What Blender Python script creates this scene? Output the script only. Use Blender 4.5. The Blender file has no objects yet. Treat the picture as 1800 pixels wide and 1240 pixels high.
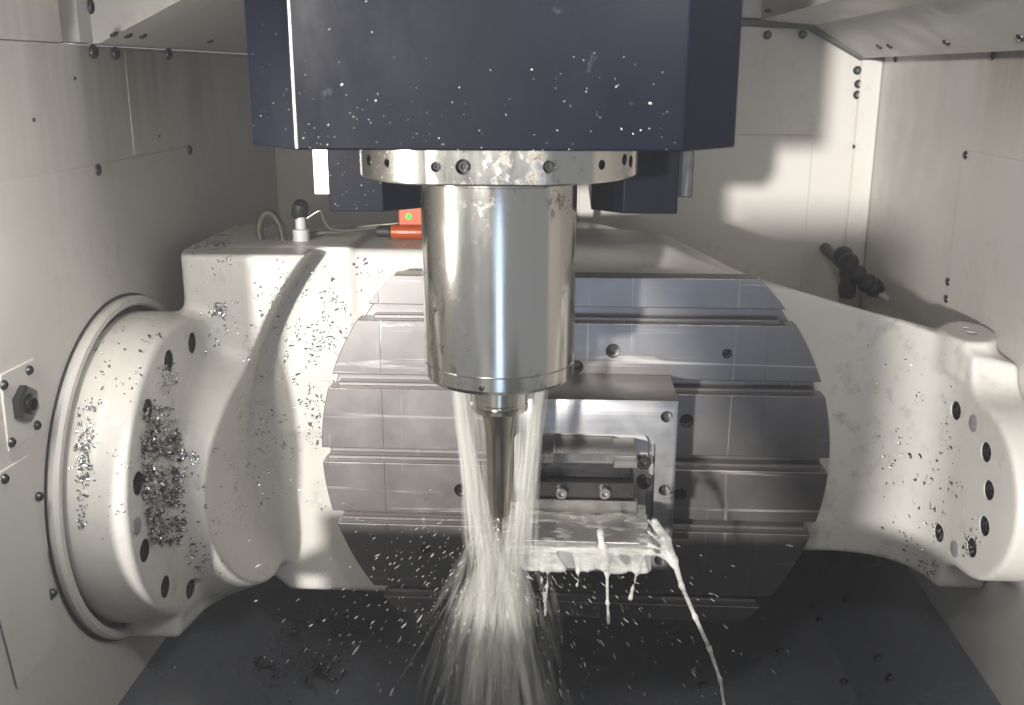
import bpy, bmesh, math, random
import numpy as np
from mathutils import Vector, Matrix, Quaternion

random.seed(7); rng = np.random.default_rng(7)
S = bpy.context.scene
COL = S.collection

# ------------------------------------------------------------------ camera
F, PITCH, YAW = 1768.9, 0.2715, 0.0589
CAM = np.array([-0.0057, -1.1731, 0.4623])
fw = np.array([-math.sin(YAW)*math.cos(PITCH), math.cos(YAW)*math.cos(PITCH), -math.sin(PITCH)])
rt = np.array([math.cos(YAW), math.sin(YAW), 0.0]); up = np.cross(rt, fw)
cd = bpy.data.cameras.new('camera'); cam = bpy.data.objects.new('camera', cd); COL.objects.link(cam)
cd.sensor_width = 36; cd.lens = 36*F/1800; cd.clip_start = .02; cd.clip_end = 60
m = Matrix(((rt[0], up[0], -fw[0], CAM[0]), (rt[1], up[1], -fw[1], CAM[1]), (rt[2], up[2], -fw[2], CAM[2]), (0, 0, 0, 1)))
cam.matrix_world = m
cd.dof.use_dof = True; cd.dof.focus_distance = 1.12; cd.dof.aperture_fstop = 9
S.camera = cam

# ------------------------------------------------------------------ world, lamps, exposure
W = bpy.data.worlds.new('World'); S.world = W; W.use_nodes = True
W.node_tree.nodes['Background'].inputs[0].default_value = (.90, .94, 1.0, 1)
W.node_tree.nodes['Background'].inputs[1].default_value = .34
def lamp(name, kind, loc, aim, power, color, **kw):
    l = bpy.data.lights.new(name, kind); l.energy = power; l.color = color
    for k, v in kw.items(): setattr(l, k, v)
    o = bpy.data.objects.new(name, l); COL.objects.link(o); o.location = loc
    o.rotation_euler = (Vector(aim)-Vector(loc)).to_track_quat('-Z', 'Y').to_euler()
    return o
lamp('sun', 'SUN', (-.8, -3, .9), (-.8+.30, -3+.945, .9-.065), 4.8, (1, .96, .90), angle=math.radians(2.2))
lamp('machine_lamp_left', 'AREA', (-.50, -.43, .34), (.1, -.15, .20), 2.0, (1, .95, .87), shape='RECTANGLE', size=.03, size_y=.26)
lamp('wall_fill_lamp', 'AREA', (.10, -.70, .655), (-.50, .10, .30), 3.4, (1, .955, .89), shape='RECTANGLE', size=.1, size_y=.2)  # fill lamp added to brighten the left wall, not a machine fixture
lamp('daylight_window', 'AREA', (.14, -3.2, -.5), (0, 0, .2), 5, (.50, .70, 1), shape='RECTANGLE', size=.42, size_y=.9)
vs = S.view_settings
vs.view_transform = 'Standard'; vs.look = 'None'; vs.exposure = -.12; vs.gamma = 1; vs.use_curve_mapping = False
S.render.engine = 'CYCLES'
S.cycles.transparent_max_bounces = 72; S.cycles.max_bounces = 10

# ------------------------------------------------------------------ helpers
def ray(x, y): return fw + (x-900)/F*rt - (y-620)/F*up
def PX(x, y, v): d = ray(x, y); return CAM + (v-CAM[0])/d[0]*d
def PY(x, y, v): d = ray(x, y); return CAM + (v-CAM[1])/d[1]*d
def PZ(x, y, v): d = ray(x, y); return CAM + (v-CAM[2])/d[2]*d

def link(name, me, mt, parent=None, smooth=None):
    if isinstance(me, bmesh.types.BMesh):
        b = me; me = bpy.data.meshes.new(name); b.normal_update(); b.to_mesh(me); b.free()
    if mt is not None and not me.materials: me.materials.append(mt)
    o = bpy.data.objects.new(name, me); COL.objects.link(o)
    if parent is not None: o.parent = parent
    if smooth is not None:
        me.polygons.foreach_set('use_smooth', [True]*len(me.polygons))
        if smooth < 180: me.set_sharp_from_angle(angle=math.radians(smooth))
    return o
def tag(o, label=None, cat=None, group=None, kind=None):
    if label: o['label'] = label
    if cat: o['category'] = cat
    if group: o['group'] = group
    if kind: o['kind'] = kind
    return o
def thing(name, label, cat, loc=(0, 0, 0), group=None):
    o = bpy.data.objects.new(name, None); COL.objects.link(o); o.empty_display_size = .02
    return tag(o, label, cat, group)

def bm_bevel(b, w, seg=2, edges=None):
    bmesh.ops.bevel(b, geom=edges or b.edges[:], offset=w, segments=seg, profile=.5, affect='EDGES')
    return b
def box(lo, hi, bev=0, seg=2):
    b = bmesh.new(); bmesh.ops.create_cube(b, size=1)
    for v in b.verts: v.co = Vector([lo[i]+(hi[i]-lo[i])*(v.co[i]+.5) for i in range(3)])
    if bev: bm_bevel(b, bev, seg)
    return b
def prism(pts, axis, a, c, bev=0, seg=2):
    """polygon pts (2D) extruded along axis 0/1/2 from a to c"""
    b = bmesh.new()
    def mk(p, t):
        q = [0, 0, 0]; o = [i for i in range(3) if i != axis]
        q[o[0]], q[o[1]] = p; q[axis] = t; return b.verts.new(q)
    A = [mk(p, a) for p in pts]; B = [mk(p, c) for p in pts]
    b.faces.new(A); b.faces.new(B[::-1]); n = len(pts)
    for i in range(n): b.faces.new((A[i], B[i], B[(i+1) % n], A[(i+1) % n]))
    bmesh.ops.recalc_face_normals(b, faces=b.faces)
    if bev: bm_bevel(b, bev, seg)
    return b
def lathe(prof, origin=(0, 0, 0), axis=(0, 0, 1), seg=48, bm=None):
    """prof: list of (radius, height) along axis; closed with caps where r=0"""
    b = bm or bmesh.new(); q = Vector((0, 0, 1)).rotation_difference(Vector(axis).normalized()); o = Vector(origin)
    rings = []
    for r, h in prof:
        if r < 1e-7: rings.append([b.verts.new(o+q @ Vector((0, 0, h)))])
        else: rings.append([b.verts.new(o+q @ Vector((r*math.cos(2*math.pi*i/seg), r*math.sin(2*math.pi*i/seg), h))) for i in range(seg)])
    for A, B in zip(rings, rings[1:]):
        for i in range(seg):
            j = (i+1) % seg
            if len(A) == 1 and len(B) == 1: continue
            if len(A) == 1: b.faces.new((A[0], B[j], B[i]))
            elif len(B) == 1: b.faces.new((A[i], A[j], B[0]))
            else: b.faces.new((A[i], A[j], B[j], B[i]))
    bmesh.ops.recalc_face_normals(b, faces=b.faces)
    return b
def tube(pts, rad, seg=8, bm=None, cap=True):
    b = bm or bmesh.new(); P = [Vector(p) for p in pts]; n = len(P)
    R = [float(r) for r in (rad if hasattr(rad, '__len__') else [rad]*n)]
    rings = []; ref = Vector((0.13, .37, .92))
    for i, p in enumerate(P):
        t = (P[min(i+1, n-1)]-P[max(i-1, 0)]).normalized()
        u = t.cross(ref); u = u.normalized() if u.length > 1e-4 else t.orthogonal().normalized(); v = t.cross(u)
        rings.append([b.verts.new(p+R[i]*(math.cos(2*math.pi*k/seg)*u+math.sin(2*math.pi*k/seg)*v)) for k in range(seg)])
    for A, B in zip(rings, rings[1:]):
        for k in range(seg): b.faces.new((A[k], A[(k+1) % seg], B[(k+1) % seg], B[k]))
    if cap: b.faces.new(rings[0][::-1]); b.faces.new(rings[-1])
    return b
def curve_pts(ctrl, n=24):
    """Catmull-Rom through control points"""
    P = [np.array(c, float) for c in ctrl]; P = [2*P[0]-P[1]]+P+[2*P[-1]-P[-2]]; out = []
    for i in range(1, len(P)-2):
        for k in range(n):
            t = k/n
            out.append(.5*((2*P[i])+(-P[i-1]+P[i+1])*t+(2*P[i-1]-5*P[i]+4*P[i+1]-P[i+2])*t*t+(-P[i-1]+3*P[i]-3*P[i+1]+P[i+2])*t**3))
    out.append(P[-2]); return out
def cut(o, cutters, name):
    """boolean-subtract a list of bmeshes from object o, baked into its mesh"""
    allb = bmesh.new()
    for c in cutters:
        t = bpy.data.meshes.new('t'); c.to_mesh(t); c.free(); allb.from_mesh(t); bpy.data.meshes.remove(t)
    me = bpy.data.meshes.new('cutter'); allb.to_mesh(me); allb.free()
    co = bpy.data.objects.new('cutter', me); COL.objects.link(co)
    md = o.modifiers.new('b', 'BOOLEAN'); md.operation = 'DIFFERENCE'; md.object = co
    try: md.solver = 'MANIFOLD'
    except Exception: md.solver = 'EXACT'
    dg = bpy.context.evaluated_depsgraph_get(); ev = o.evaluated_get(dg)
    new = bpy.data.meshes.new_from_object(ev); o.modifiers.clear()
    old = o.data; o.data = new; new.name = name
    bpy.data.objects.remove(co); bpy.data.meshes.remove(me); bpy.data.meshes.remove(old)

# ------------------------------------------------------------------ materials
class N:
    def __init__(s, name):
        s.m = bpy.data.materials.new(name); s.m.use_nodes = True; s.t = s.m.node_tree
        s.b = s.t.nodes['Principled BSDF']; s.out = s.t.nodes['Material Output']
        s.tc = s.t.nodes.new('ShaderNodeTexCoord')
    def n(s, ty, **kw):
        x = s.t.nodes.new(ty)
        for k, v in kw.items():
            if isinstance(k, str) and hasattr(x, k): setattr(x, k, v)
        return x
    def L(s, a, c): s.t.links.new(a, c)
    def noise(s, scale, detail=4, rough=.55, stretch=(1, 1, 1), rot=(0, 0, 0), dist=0):
        mp = s.n('ShaderNodeMapping'); s.L(s.tc.outputs['Object'], mp.inputs[0]); mp.inputs['Scale'].default_value = stretch; mp.inputs['Rotation'].default_value = rot
        x = s.n('ShaderNodeTexNoise'); s.L(mp.outputs[0], x.inputs['Vector'])
        x.inputs['Scale'].default_value = scale; x.inputs['Detail'].default_value = detail; x.inputs['Roughness'].default_value = rough; x.inputs['Distortion'].default_value = dist
        return x.outputs['Fac']
    def ramp(s, fac, lo, hi, a=0., c=1.):
        x = s.n('ShaderNodeMapRange'); x.clamp = True; s.L(fac, x.inputs[0])
        for i, v in zip((1, 2, 3, 4), (lo, hi, a, c)): x.inputs[i].default_value = v
        return x.outputs[0]
    def math(s, op, a, c):
        x = s.n('ShaderNodeMath'); x.operation = op
        for i, v in enumerate((a, c)):
            if isinstance(v, (int, float)): x.inputs[i].default_value = v
            else: s.L(v, x.inputs[i])
        return x.outputs[0]
    def mix(s, fac, a, c):
        x = s.n('ShaderNodeMix'); x.data_type = 'RGBA'
        for i, v in ((0, fac), (6, a), (7, c)):
            if isinstance(v, (int, float)): x.inputs[i].default_value = v
            elif isinstance(v, tuple): x.inputs[i].default_value = v if len(v) == 4 else v+(1,)
            else: s.L(v, x.inputs[i])
        return x.outputs[2]
    def pos(s, axis):
        g = s.n('ShaderNodeNewGeometry'); x = s.n('ShaderNodeSeparateXYZ'); s.L(g.outputs['Position'], x.inputs[0]); return x.outputs[axis]
    def bump(s, h, strength, dist=.001):
        x = s.n('ShaderNodeBump'); x.inputs['Strength'].default_value = strength; x.inputs['Distance'].default_value = dist
        s.L(h, x.inputs['Height']); s.L(x.outputs[0], s.b.inputs['Normal'])
    def set(s, color=None, rough=None, metal=None, **kw):
        for k, v in (('Base Color', color), ('Roughness', rough), ('Metallic', metal)):
            if v is None: continue
            i = s.b.inputs[k]
            if isinstance(v, tuple): i.default_value = v+(1,)
            elif isinstance(v, (int, float)): i.default_value = v
            else: s.L(v, i)
        for k, v in kw.items(): s.b.inputs[k.replace('_', ' ')].default_value = v
        return s.m

def paint(name, base, dirt=(.28, .23, .17), amt=.35, rough=.4, streak=False, bump=.08):
    x = N(name)
    c = x.mix(x.ramp(x.noise(7, 6, .62), .35, .8, 0, amt*.5), base, tuple(v*.72 for v in base))
    c = x.mix(x.math('MULTIPLY', x.ramp(x.noise(48, 6, .68), .52, .68, 0, amt*.6), x.ramp(x.noise(4.5, 3), .45, .62)), c, dirt)
    if streak:
        st = x.noise(26, 4, .6, (1, 1, .07)); z = x.pos(2)
        top = x.ramp(z, .30, .49, 0, 1); pat = x.ramp(x.noise(3.3, 3, .5), .45, .68, .12, 1)
        k = x.math('MULTIPLY', x.math('MULTIPLY', x.ramp(st, .36, .66), top), pat)
        dy = x.n('ShaderNodeMath'); dy.operation = 'ABSOLUTE'; x.L(x.math('SUBTRACT', x.pos(1), .06), dy.inputs[0])
        k2 = x.math('MULTIPLY', x.math('MULTIPLY', x.ramp(dy.outputs[0], .17, .04), x.ramp(z, .36, .475, 0, 1)), x.ramp(st, .30, .58, .25, 1))
        k = x.math('MAXIMUM', x.math('MULTIPLY', k, .8), x.math('MULTIPLY', k2, .55))
        c = x.mix(k, c, (.22, .165, .11))
    x.set(c, x.ramp(x.noise(16, 5), .3, .7, rough-.08, rough+.14), 0.)
    x.bump(x.noise(420, 3, .6), bump, .0006)
    return x.m
M = {}
M['wall'] = paint('wall_paint', (.67, .645, .61), streak=True, rough=.42)
M['wall2'] = paint('panel_paint', (.675, .655, .62), rough=.42)
M['cast'] = paint('casting_paint', (.69, .675, .635), dirt=(.30, .28, .24), amt=.9, rough=.32, bump=.3)
M['sill'] = paint('dark_sill_paint', (.030, .031, .034), dirt=(.06, .06, .06), amt=.5, rough=.4)
M['shop'] = paint('shop_concrete', (.10, .10, .10), amt=.5, rough=.6)
M['floor'] = paint('floor_paint', (.14, .15, .17), dirt=(.05, .05, .06), amt=.6, rough=.17)

x = N('navy_paint')
c = x.mix(x.ramp(x.noise(9, 6, .65, (1, 1, .5)), .4, .75), (.002, .0036, .011), (.005, .0078, .020))
c = x.mix(x.ramp(x.noise(34, 5, .62), .68, .76, 0, .4), c, (.14, .14, .145))
x.set(c, x.ramp(x.noise(11, 6, .7, (1, 1, .55)), .3, .72, .30, .46), 0., Specular_IOR_Level=.09)
x.bump(x.noise(160, 3), .05, .0006); M['navy'] = x.m

x = N('spindle_steel')
z = x.pos(2)
rust = x.math('MULTIPLY', x.ramp(x.noise(70, 9, .8), .535, .58), x.ramp(x.noise(10, 3, .5), .44, .60))
c = x.mix(rust, (.63, .615, .57), (.075, .062, .045))
c = x.mix(x.ramp(x.noise(5, 4, .6), .4, .7, 0, .25), c, (.42, .39, .33))
r = x.math('ADD', x.ramp(x.noise(22, 6, .65, (1, 1, .2)), .3, .75, .10, .24), x.math('MULTIPLY', rust, .25))
x.set(c, r, 1., Anisotropic=.35)
x.bump(x.noise(300, 3, .6, (.05, .05, 1)), .04, .0004); M['spindle'] = x.m

def steel(name, base, r0, r1, scr=.25, tint=(.33, .31, .305), metal=1.):
    x = N(name)
    s1 = x.noise(34, 5, .7, (.06, 1, 1.7), (0, .62, 0), 1.2); s2 = x.noise(52, 4, .7, (1.8, 1, .05), (0, .25, 0), .8)
    scm = x.math('MAXIMUM', x.ramp(s1, .60, .70), x.ramp(s2, .64, .72))
    c = x.mix(x.ramp(x.noise(6, 5, .6), .35, .75, 0, .55), base, tint)
    c = x.mix(x.math('MULTIPLY', scm, scr), c, (.82, .80, .78))
    r = x.math('ADD', x.ramp(x.noise(14, 6, .65), .3, .7, r0, r1), x.math('MULTIPLY', scm, .10))
    x.set(c, r, metal)
    x.bump(x.math('ADD', s1, x.math('MULTIPLY', s2, .6)), .03, .0005)
    return x.m
M['table'] = steel('table_steel', (.30, .283, .278), .29, .38, .5, (.28, .265, .265), .88)
M['alu'] = steel('fixture_aluminium', (.66, .655, .65), .34, .48, .2, (.54, .53, .53))
x = N('milled_aluminium')
ln_ = x.noise(260, 3, .6, (.01, .01, 1)); c = x.mix(x.ramp(ln_, .35, .7, 0, .5), (.52, .51, .51), (.36, .355, .36)); c = x.mix(x.ramp(x.noise(9, 5), .45, .75, 0, .5), c, (.33, .325, .325))
x.set(c, x.ramp(x.noise(20, 5), .3, .7, .30, .46), 1.); x.bump(ln_, .12, .0005); M['milled'] = x.m
M['vise'] = steel('vise_steel', (.34, .325, .31), .22, .40)
M['dark_steel'] = steel('dark_steel', (.10, .095, .095), .2, .4, .1, (.05, .05, .05))
x = N('holder_steel'); x.set(x.mix(x.ramp(x.noise(30, 5), .4, .7), (.52, .49, .43), (.38, .35, .30)), .2, 1.); M['holder'] = x.m
def plain(name, c, r=.4, m=0., **kw): return N(name).set(c, r, m, **kw)
M['black'] = plain('black_oxide', (.012, .012, .014), .35, .2)
M['hole'] = plain('hole_shadow_steel', (.02, .02, .022), .5, .3)
M['rubber'] = plain('black_rubber', (.016, .017, .019), .55)
M['screw'] = plain('zinc_screw', (.10, .10, .105), .3, .9)
M['plug'] = plain('grey_plug', (.26, .265, .27), .5)
M['gasket'] = paint('gasket', (.11, .115, .105), amt=.9, rough=.6)
M['orange'] = plain('orange_anodised', (.42, .07, .014), .35, .1)
M['hose'] = plain('braided_hose', (.30, .28, .25), .35, .8)
M['white_plastic'] = plain('white_plastic', (.62, .62, .62), .4)
M['chip'] = plain('aluminium_chip', (.62, .62, .62), .22, 1.)
M['fleck'] = plain('aluminium_fleck', (.86, .85, .82), .35, .6)
x = N('green_led'); x.set((.02, .5, .04), .3); x.b.inputs['Emission Color'].default_value = (.01, 1, .05, 1); x.b.inputs['Emission Strength'].default_value = 5; M['led'] = x.m
x = N('coolant'); x.set((.74, .74, .70), .18, Subsurface_Weight=.35, Subsurface_Scale=.01, Specular_IOR_Level=.5)
x.b.inputs['Subsurface Radius'].default_value = (1, 1, .8); x.bump(x.noise(60, 4), .3, .003); x.L(x.ramp(x.noise(75, 4, .6, (.35, 1, 1)), .36, .62, .22, .88), x.b.inputs['Alpha']); M['coolant'] = x.m
def veil(name, alpha):
    x = N(name); x.set((.84, .84, .79), .45); x.b.inputs['Alpha'].default_value = alpha
    x.b.inputs['Transmission Weight'].default_value = 0; return x.m
M['jet'] = veil('coolant_jet', .045); M['spray'] = veil('coolant_spray', .036); M['drop'] = veil('coolant_drop', .24)

# ------------------------------------------------------------------ sdf meshing
def smin(a, b, k):
    h = np.clip(.5+.5*(b-a)/k, 0, 1); return b+(a-b)*h-k*h*(1-h)
def smax(a, b, k): return -smin(-a, -b, k)
def sd_box(x, y, z, lo, hi, r=.0):
    c = [(l+h)/2 for l, h in zip(lo, hi)]; e = [(h-l)/2-r for l, h in zip(lo, hi)]
    qx, qy, qz = abs(x-c[0])-e[0], abs(y-c[1])-e[1], abs(z-c[2])-e[2]
    return np.sqrt(np.maximum(qx, 0)**2+np.maximum(qy, 0)**2+np.maximum(qz, 0)**2)+np.minimum(np.maximum(qx, np.maximum(qy, qz)), 0)-r
def sd_poly(u, v, pts, k=.01):
    d = None; n = len(pts); cx = sum(p[0] for p in pts)/n; cy = sum(p[1] for p in pts)/n
    for i in range(n):
        a, b = pts[i], pts[(i+1) % n]; ex, ey = b[0]-a[0], b[1]-a[1]; l = math.hypot(ex, ey); nx, ny = ey/l, -ex/l
        if (cx-a[0])*nx+(cy-a[1])*ny > 0: nx, ny = -nx, -ny
        e = (u-a[0])*nx+(v-a[1])*ny; d = e if d is None else smax(d, e, k)
    return d
def sd_cap(x, y, z, a, b, ra, rb):
    a = np.array(a); b = np.array(b); ab = b-a; l = ab@ab+1e-12
    t = np.clip(((x-a[0])*ab[0]+(y-a[1])*ab[1]+(z-a[2])*ab[2])/l, 0, 1)
    return np.sqrt((x-a[0]-t*ab[0])**2+(y-a[1]-t*ab[1])**2+(z-a[2]-t*ab[2])**2)-(ra+(rb-ra)*t)
def surface_nets(fn, lo, hi, h):
    ax = [np.arange(lo[i], hi[i]+h, h, dtype=np.float32) for i in range(3)]
    X, Y, Z = np.meshgrid(*ax, indexing='ij', sparse=True)
    Fv = np.asarray(fn(X, Y, Z), np.float32); Fv = np.broadcast_to(Fv, tuple(len(a) for a in ax)); s = Fv < 0
    c = np.zeros([d-1 for d in Fv.shape], np.int8); sl = lambda d: slice(0, -1) if d == 0 else slice(1, None)
    for i in (0, 1):
        for j in (0, 1):
            for k in (0, 1): c += s[sl(i), sl(j), sl(k)]
    act = np.argwhere((c > 0) & (c < 8)); idx = -np.ones(c.shape, np.int64); idx[tuple(act.T)] = np.arange(len(act))
    acc = np.zeros((len(act), 3)); cnt = np.zeros(len(act))
    corners = [(i, j, k) for i in (0, 1) for j in (0, 1) for k in (0, 1)]
    for a in corners:
        for d in range(3):
            if a[d]: continue
            b = list(a); b[d] = 1
            fa = Fv[act[:, 0]+a[0], act[:, 1]+a[1], act[:, 2]+a[2]].astype(float); fb = Fv[act[:, 0]+b[0], act[:, 1]+b[1], act[:, 2]+b[2]].astype(float)
            mk = (fa < 0) != (fb < 0); t = np.where(mk, fa/np.where(mk, fa-fb, 1), 0)
            p = np.array(a, float)[None]+t[:, None]*(np.array(b)-np.array(a))[None]
            acc[mk] += p[mk]; cnt[mk] += 1
    V = np.array(lo)+(act+acc/cnt[:, None])*h
    faces = []
    for d in range(3):
        u, v = [(1, 2), (2, 0), (0, 1)][d]
        s0 = np.take(s, range(0, s.shape[d]-1), d); s1 = np.take(s, range(1, s.shape[d]), d)
        e = np.argwhere(s0 != s1); ok = (e[:, u] > 0) & (e[:, v] > 0) & (e[:, u] < s.shape[u]-1) & (e[:, v] < s.shape[v]-1); e = e[ok]
        fl = s0[tuple(e.T)]; q = []
        for du, dv in ((-1, -1), (0, -1), (0, 0), (-1, 0)):
            g = e.copy(); g[:, u] += du; g[:, v] += dv; q.append(idx[tuple(g.T)])
        q = np.stack(q, 1); q[~fl] = q[~fl][:, ::-1]; faces.append(q)
    faces = np.concatenate(faces)
    # pull the vertices onto the surface
    for _ in range(2):
        f = fn(V[:, 0], V[:, 1], V[:, 2]); g = np.zeros_like(V); e = h*.3
        for d in range(3):
            dv = np.zeros(3); dv[d] = e; g[:, d] = (fn(*(V+dv).T)-fn(*(V-dv).T))/(2*e)
        g2 = (g*g).sum(1)+1e-9; st = (f/g2)[:, None]*g; ln = np.linalg.norm(st, axis=1, keepdims=True); st *= np.minimum(1, h*.4/np.maximum(ln, 1e-12)); V = V-st
    return V, faces
def np_mesh(name, V, Q):
    me = bpy.data.meshes.new(name); me.vertices.add(len(V)); me.vertices.foreach_set('co', np.asarray(V, np.float32).ravel())
    k = Q.shape[1]; me.loops.add(Q.size); me.loops.foreach_set('vertex_index', Q.astype(np.int32).ravel())
    me.polygons.add(len(Q)); me.polygons.foreach_set('loop_start', np.arange(0, Q.size, k, dtype=np.int32)); me.update(calc_edges=True); me.validate()
    return me

# ================================================================== THE SETTING
XL, XR, YB, ZT, ZB = -.526, .505, .594, .489, -.25
def struct(name, bm, mt, smooth=None): return tag(link(name, bm, mt, None, smooth), kind='structure')
wl = struct('wall_left', box((XL-.02, -.435, ZB), (XL, YB, ZT+.001)), M['wall'])
wr = struct('wall_right', box((XR, -.36, ZB), (XR+.02, YB, ZT+.001)), M['wall'])
wb = struct('wall_back', box((XL-.02, YB+.001, -.62), (XR+.02, YB+.021, .95)), M['wall'])
# sloped roof sheets, seam at the top of each wall, flat roof further up
rl = struct('roof_left', prism([(XL-.02, ZT+.003), (XL+.012, ZT+.003), (-.40, .545), (-.37, .60), (-.37, .70), (XL-.02, .70)], 1, -.074, YB), M['wall2'])
struct('wall_upper', box((XL-.02, -.435, ZT+.0025), (XL+.007, -.142, .80), .001, 1), M['wall'])
struct('wall_gap', box((XL-.02, -.1415, ZT+.0025), (XL-.012, -.1045, .80)), M['gasket'])  # dark backing: the recess's shade is put into its colour
rr = struct('roof_right', prism([(XR+.02, ZT+.003), (.472, ZT-.004), (.385, .537), (.30, .545), (.30, .70), (XR+.02, .70)], 1, -.30, YB-.012), M['wall2'])
fl = struct('floor', prism([(XL-.02, ZB-.001), (XL, ZB-.001), (-.40, -.37), (-.16, -.455), (.14, -.455), (.394, -.361), (XR, ZB-.001), (XR+.02, ZB-.001), (XR+.02, -.62), (XL-.02, -.62)], 1, -.80, YB), M['floor'])
struct('roof', box((XL-.02, -.86, .70), (XR+.02, YB, .72)), M['wall2'])
sill = struct('door_sill', box((XL-.02, -.64, -.62), (XR+.08, -.60, -.06), .006), M['sill'])  # unseen sill, sized and darkened to cut low light and table reflections

def shade_pt(X, Z, Y=-1.85): return (X+(Y)*.30/.945, Z-(Y)*.065/.945)
shade_panel = struct('added_shade_panel', prism([shade_pt(*p) for p in [(.055, .262), (.38, .262), (.385, .0), (.36, -.20), (.325, -.16)]], 1, -1.88, -1.85, .006, 2), M['rubber'])  # unseen panel added to cast the diagonal shadow on the table
link('post', tube([(-.30, -1.9, -.948), (-.30, -1.9, .3)], .02, 12), M['rubber'], shade_panel)  # stand for the added shade panel
struct('shop_floor', box((-2, -4, -.97), (2, -.645, -.95)), M['shop'])
struct('shade_shelf', prism([(-.599, -.10), (-.34, -.165), (-.34, -.175), (-.599, -.12)], 0, XL+.001, XR-.001), M['sill'])  # unseen shelf added to shade the floor and lower walls
SCREW = None
def screw(parent, loc, nrm, r=.0055, h=.0028):
    global SCREW
    if SCREW is None:
        b = lathe([(0, 0), (1, 0), (1, .35), (.86, .75), (.55, 1), (.5, 1), (.46, .55), (0, .5)], seg=14)
        SCREW = bpy.data.meshes.new('screw'); b.to_mesh(SCREW); b.free(); SCREW.materials.append(M['screw'])
        SCREW.polygons.foreach_set('use_smooth', [True]*len(SCREW.polygons)); SCREW.set_sharp_from_angle(angle=.6)
    o = bpy.data.objects.new('screw', SCREW); COL.objects.link(o); o.parent = parent
    o.location = loc; o.scale = (r, r, h); o.rotation_mode = 'QUATERNION'; o.rotation_quaternion = Vector((0, 0, 1)).rotation_difference(Vector(nrm))
    return o
# access panels that stand proud of the side walls
pL = .0018
link('access_panel', box((XL-.001, -.38, .0), (XL+pL, .195, .3655), .0006, 1), M['wall'], wl)
link('upper_panel', box((XL-.001, .014, .368), (XL+pL*.7, .56, .487), .0006, 1), M['wall'], wl)
for q in [(172, 299), (333, 264)]: screw(wl, PX(*q, XL+pL), (1, 0, 0), .0065)
for q in [(163, 91), (202, 94), (295, 95)]: screw(wl, PX(*q, XL+pL), (1, 0, 0), .0075, .005)
for q in [(59, 211), (131, 138), (280, 240)]: screw(wl, PX(*q, XL+pL*.7), (1, 0, 0), .002, .0015)
for q in [(37, 1192), (405, 1107), (90, 1045)]: screw(wl, PX(*q, XL+.001), (1, 0, 0), .0055)
link('access_panel', box((XR-pL, -.355, -.02), (XR+.001, PX(1695, 262, XR)[1], .366), .0006, 1), M['wall'], wr)
for q in [(1698, 273), (1746, 98), (1667, 496), (1664, 526)]: screw(wr, PX(*q, XR-pL), (-1, 0, 0), .0055)
for q in [(1574, 104)]: screw(wr, PX(*q, XR-.001), (-1, 0, 0), .0055)
for q in [(1641, 1073), (1585, 1136), (1567, 1040)]: screw(wr, PX(*q, XR-.001), (-1, 0, 0), .005)
# back wall: raised panel, corner strip, post, gasket, screws
bp = [(PY(1045, 237, YB)[0], PY(1045, 237, YB)[2]), (PY(1430, 237, YB)[0], PY(1430, 237, YB)[2])]
link('back_panel', box((bp[0][0], YB-.0025, .02), (bp[1][0], YB+.002, bp[1][1]), .0022, 2), M['wall2'], wb)
link('corner_strip', box((XR-.036, YB-.006, -.2), (XR-.0008, YB-.0002, .484), .002, 1), M['wall2'], wb)
link('post', box((PY(1016, 400, .56)[0], .548, -.1), (PY(1043, 400, .56)[0], YB-.0002, .5), .002, 1), M['wall2'], wb)
gk = [PY(*q, .588) for q in [(1180, 33), (1420, 44), (1515, 99), (1552, 99)]]
b = tube([tuple(p) for p in gk], .0072, 6); link('gasket', b, M['gasket'], wb, 40)
for q in [(1349, 62), (1411, 61), (1507, 124), (1509, 148), (1507, 167), (1525, 154), (1506, 258)]: screw(wb, PY(*q, YB-.001), (0, -1, 0), .0072, .005)
for q in [(1350, 18), (1415, 16)]: screw(rr, PY(*q, .50)+np.array([0, 0, 0]), (0, -.3, -1), .006)
def on_roof_r(x, y):      # hit of a pixel ray with the sloped right roof sheet
    a = np.array([.472, ZT-.004]); b_ = np.array([.385, .537]); n = np.array([-(b_-a)[1], (b_-a)[0]]); n /= np.linalg.norm(n)
    d = ray(x, y); t = ((a-CAM[[0, 2]])@n)/(d[[0, 2]]@n); return CAM+t*d, (n if n[1] < 0 else -n)
for q in [(1546, 82), (1564, 81), (1664, 75), (1795, 66)]:
    p, n = on_roof_r(*q)
    if p[1] < YB: screw(rr, p, (n[0], 0, n[1]), .0055)
# left roof: flange, gusset
for q in [(200, 59), (225, 62), (251, 63), (370, 72)]:
    p = PX(*q, XL+.02); a = np.array([XL+.012, ZT+.003]); b_ = np.array([-.40, .545]); n = np.array([(b_-a)[1], -(b_-a)[0]]); n /= np.linalg.norm(n)
    d = ray(*q); t = ((a-CAM[[0, 2]])@n)/(d[[0, 2]]@n); screw(rl, CAM+t*d, (n[0], 0, n[1]), .005)
link('roof_flange', box((XL-.018, -.104, ZT+.0035), (XL+.006, -.0745, .80), .001, 1), M['wall2'], rl)
screw(rl, PX(161, 12, XL+.006), (1, 0, 0), .010, .006)
for q in [(1375, 1060), (1440, 1060), (1500, 1100)]: pass
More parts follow.
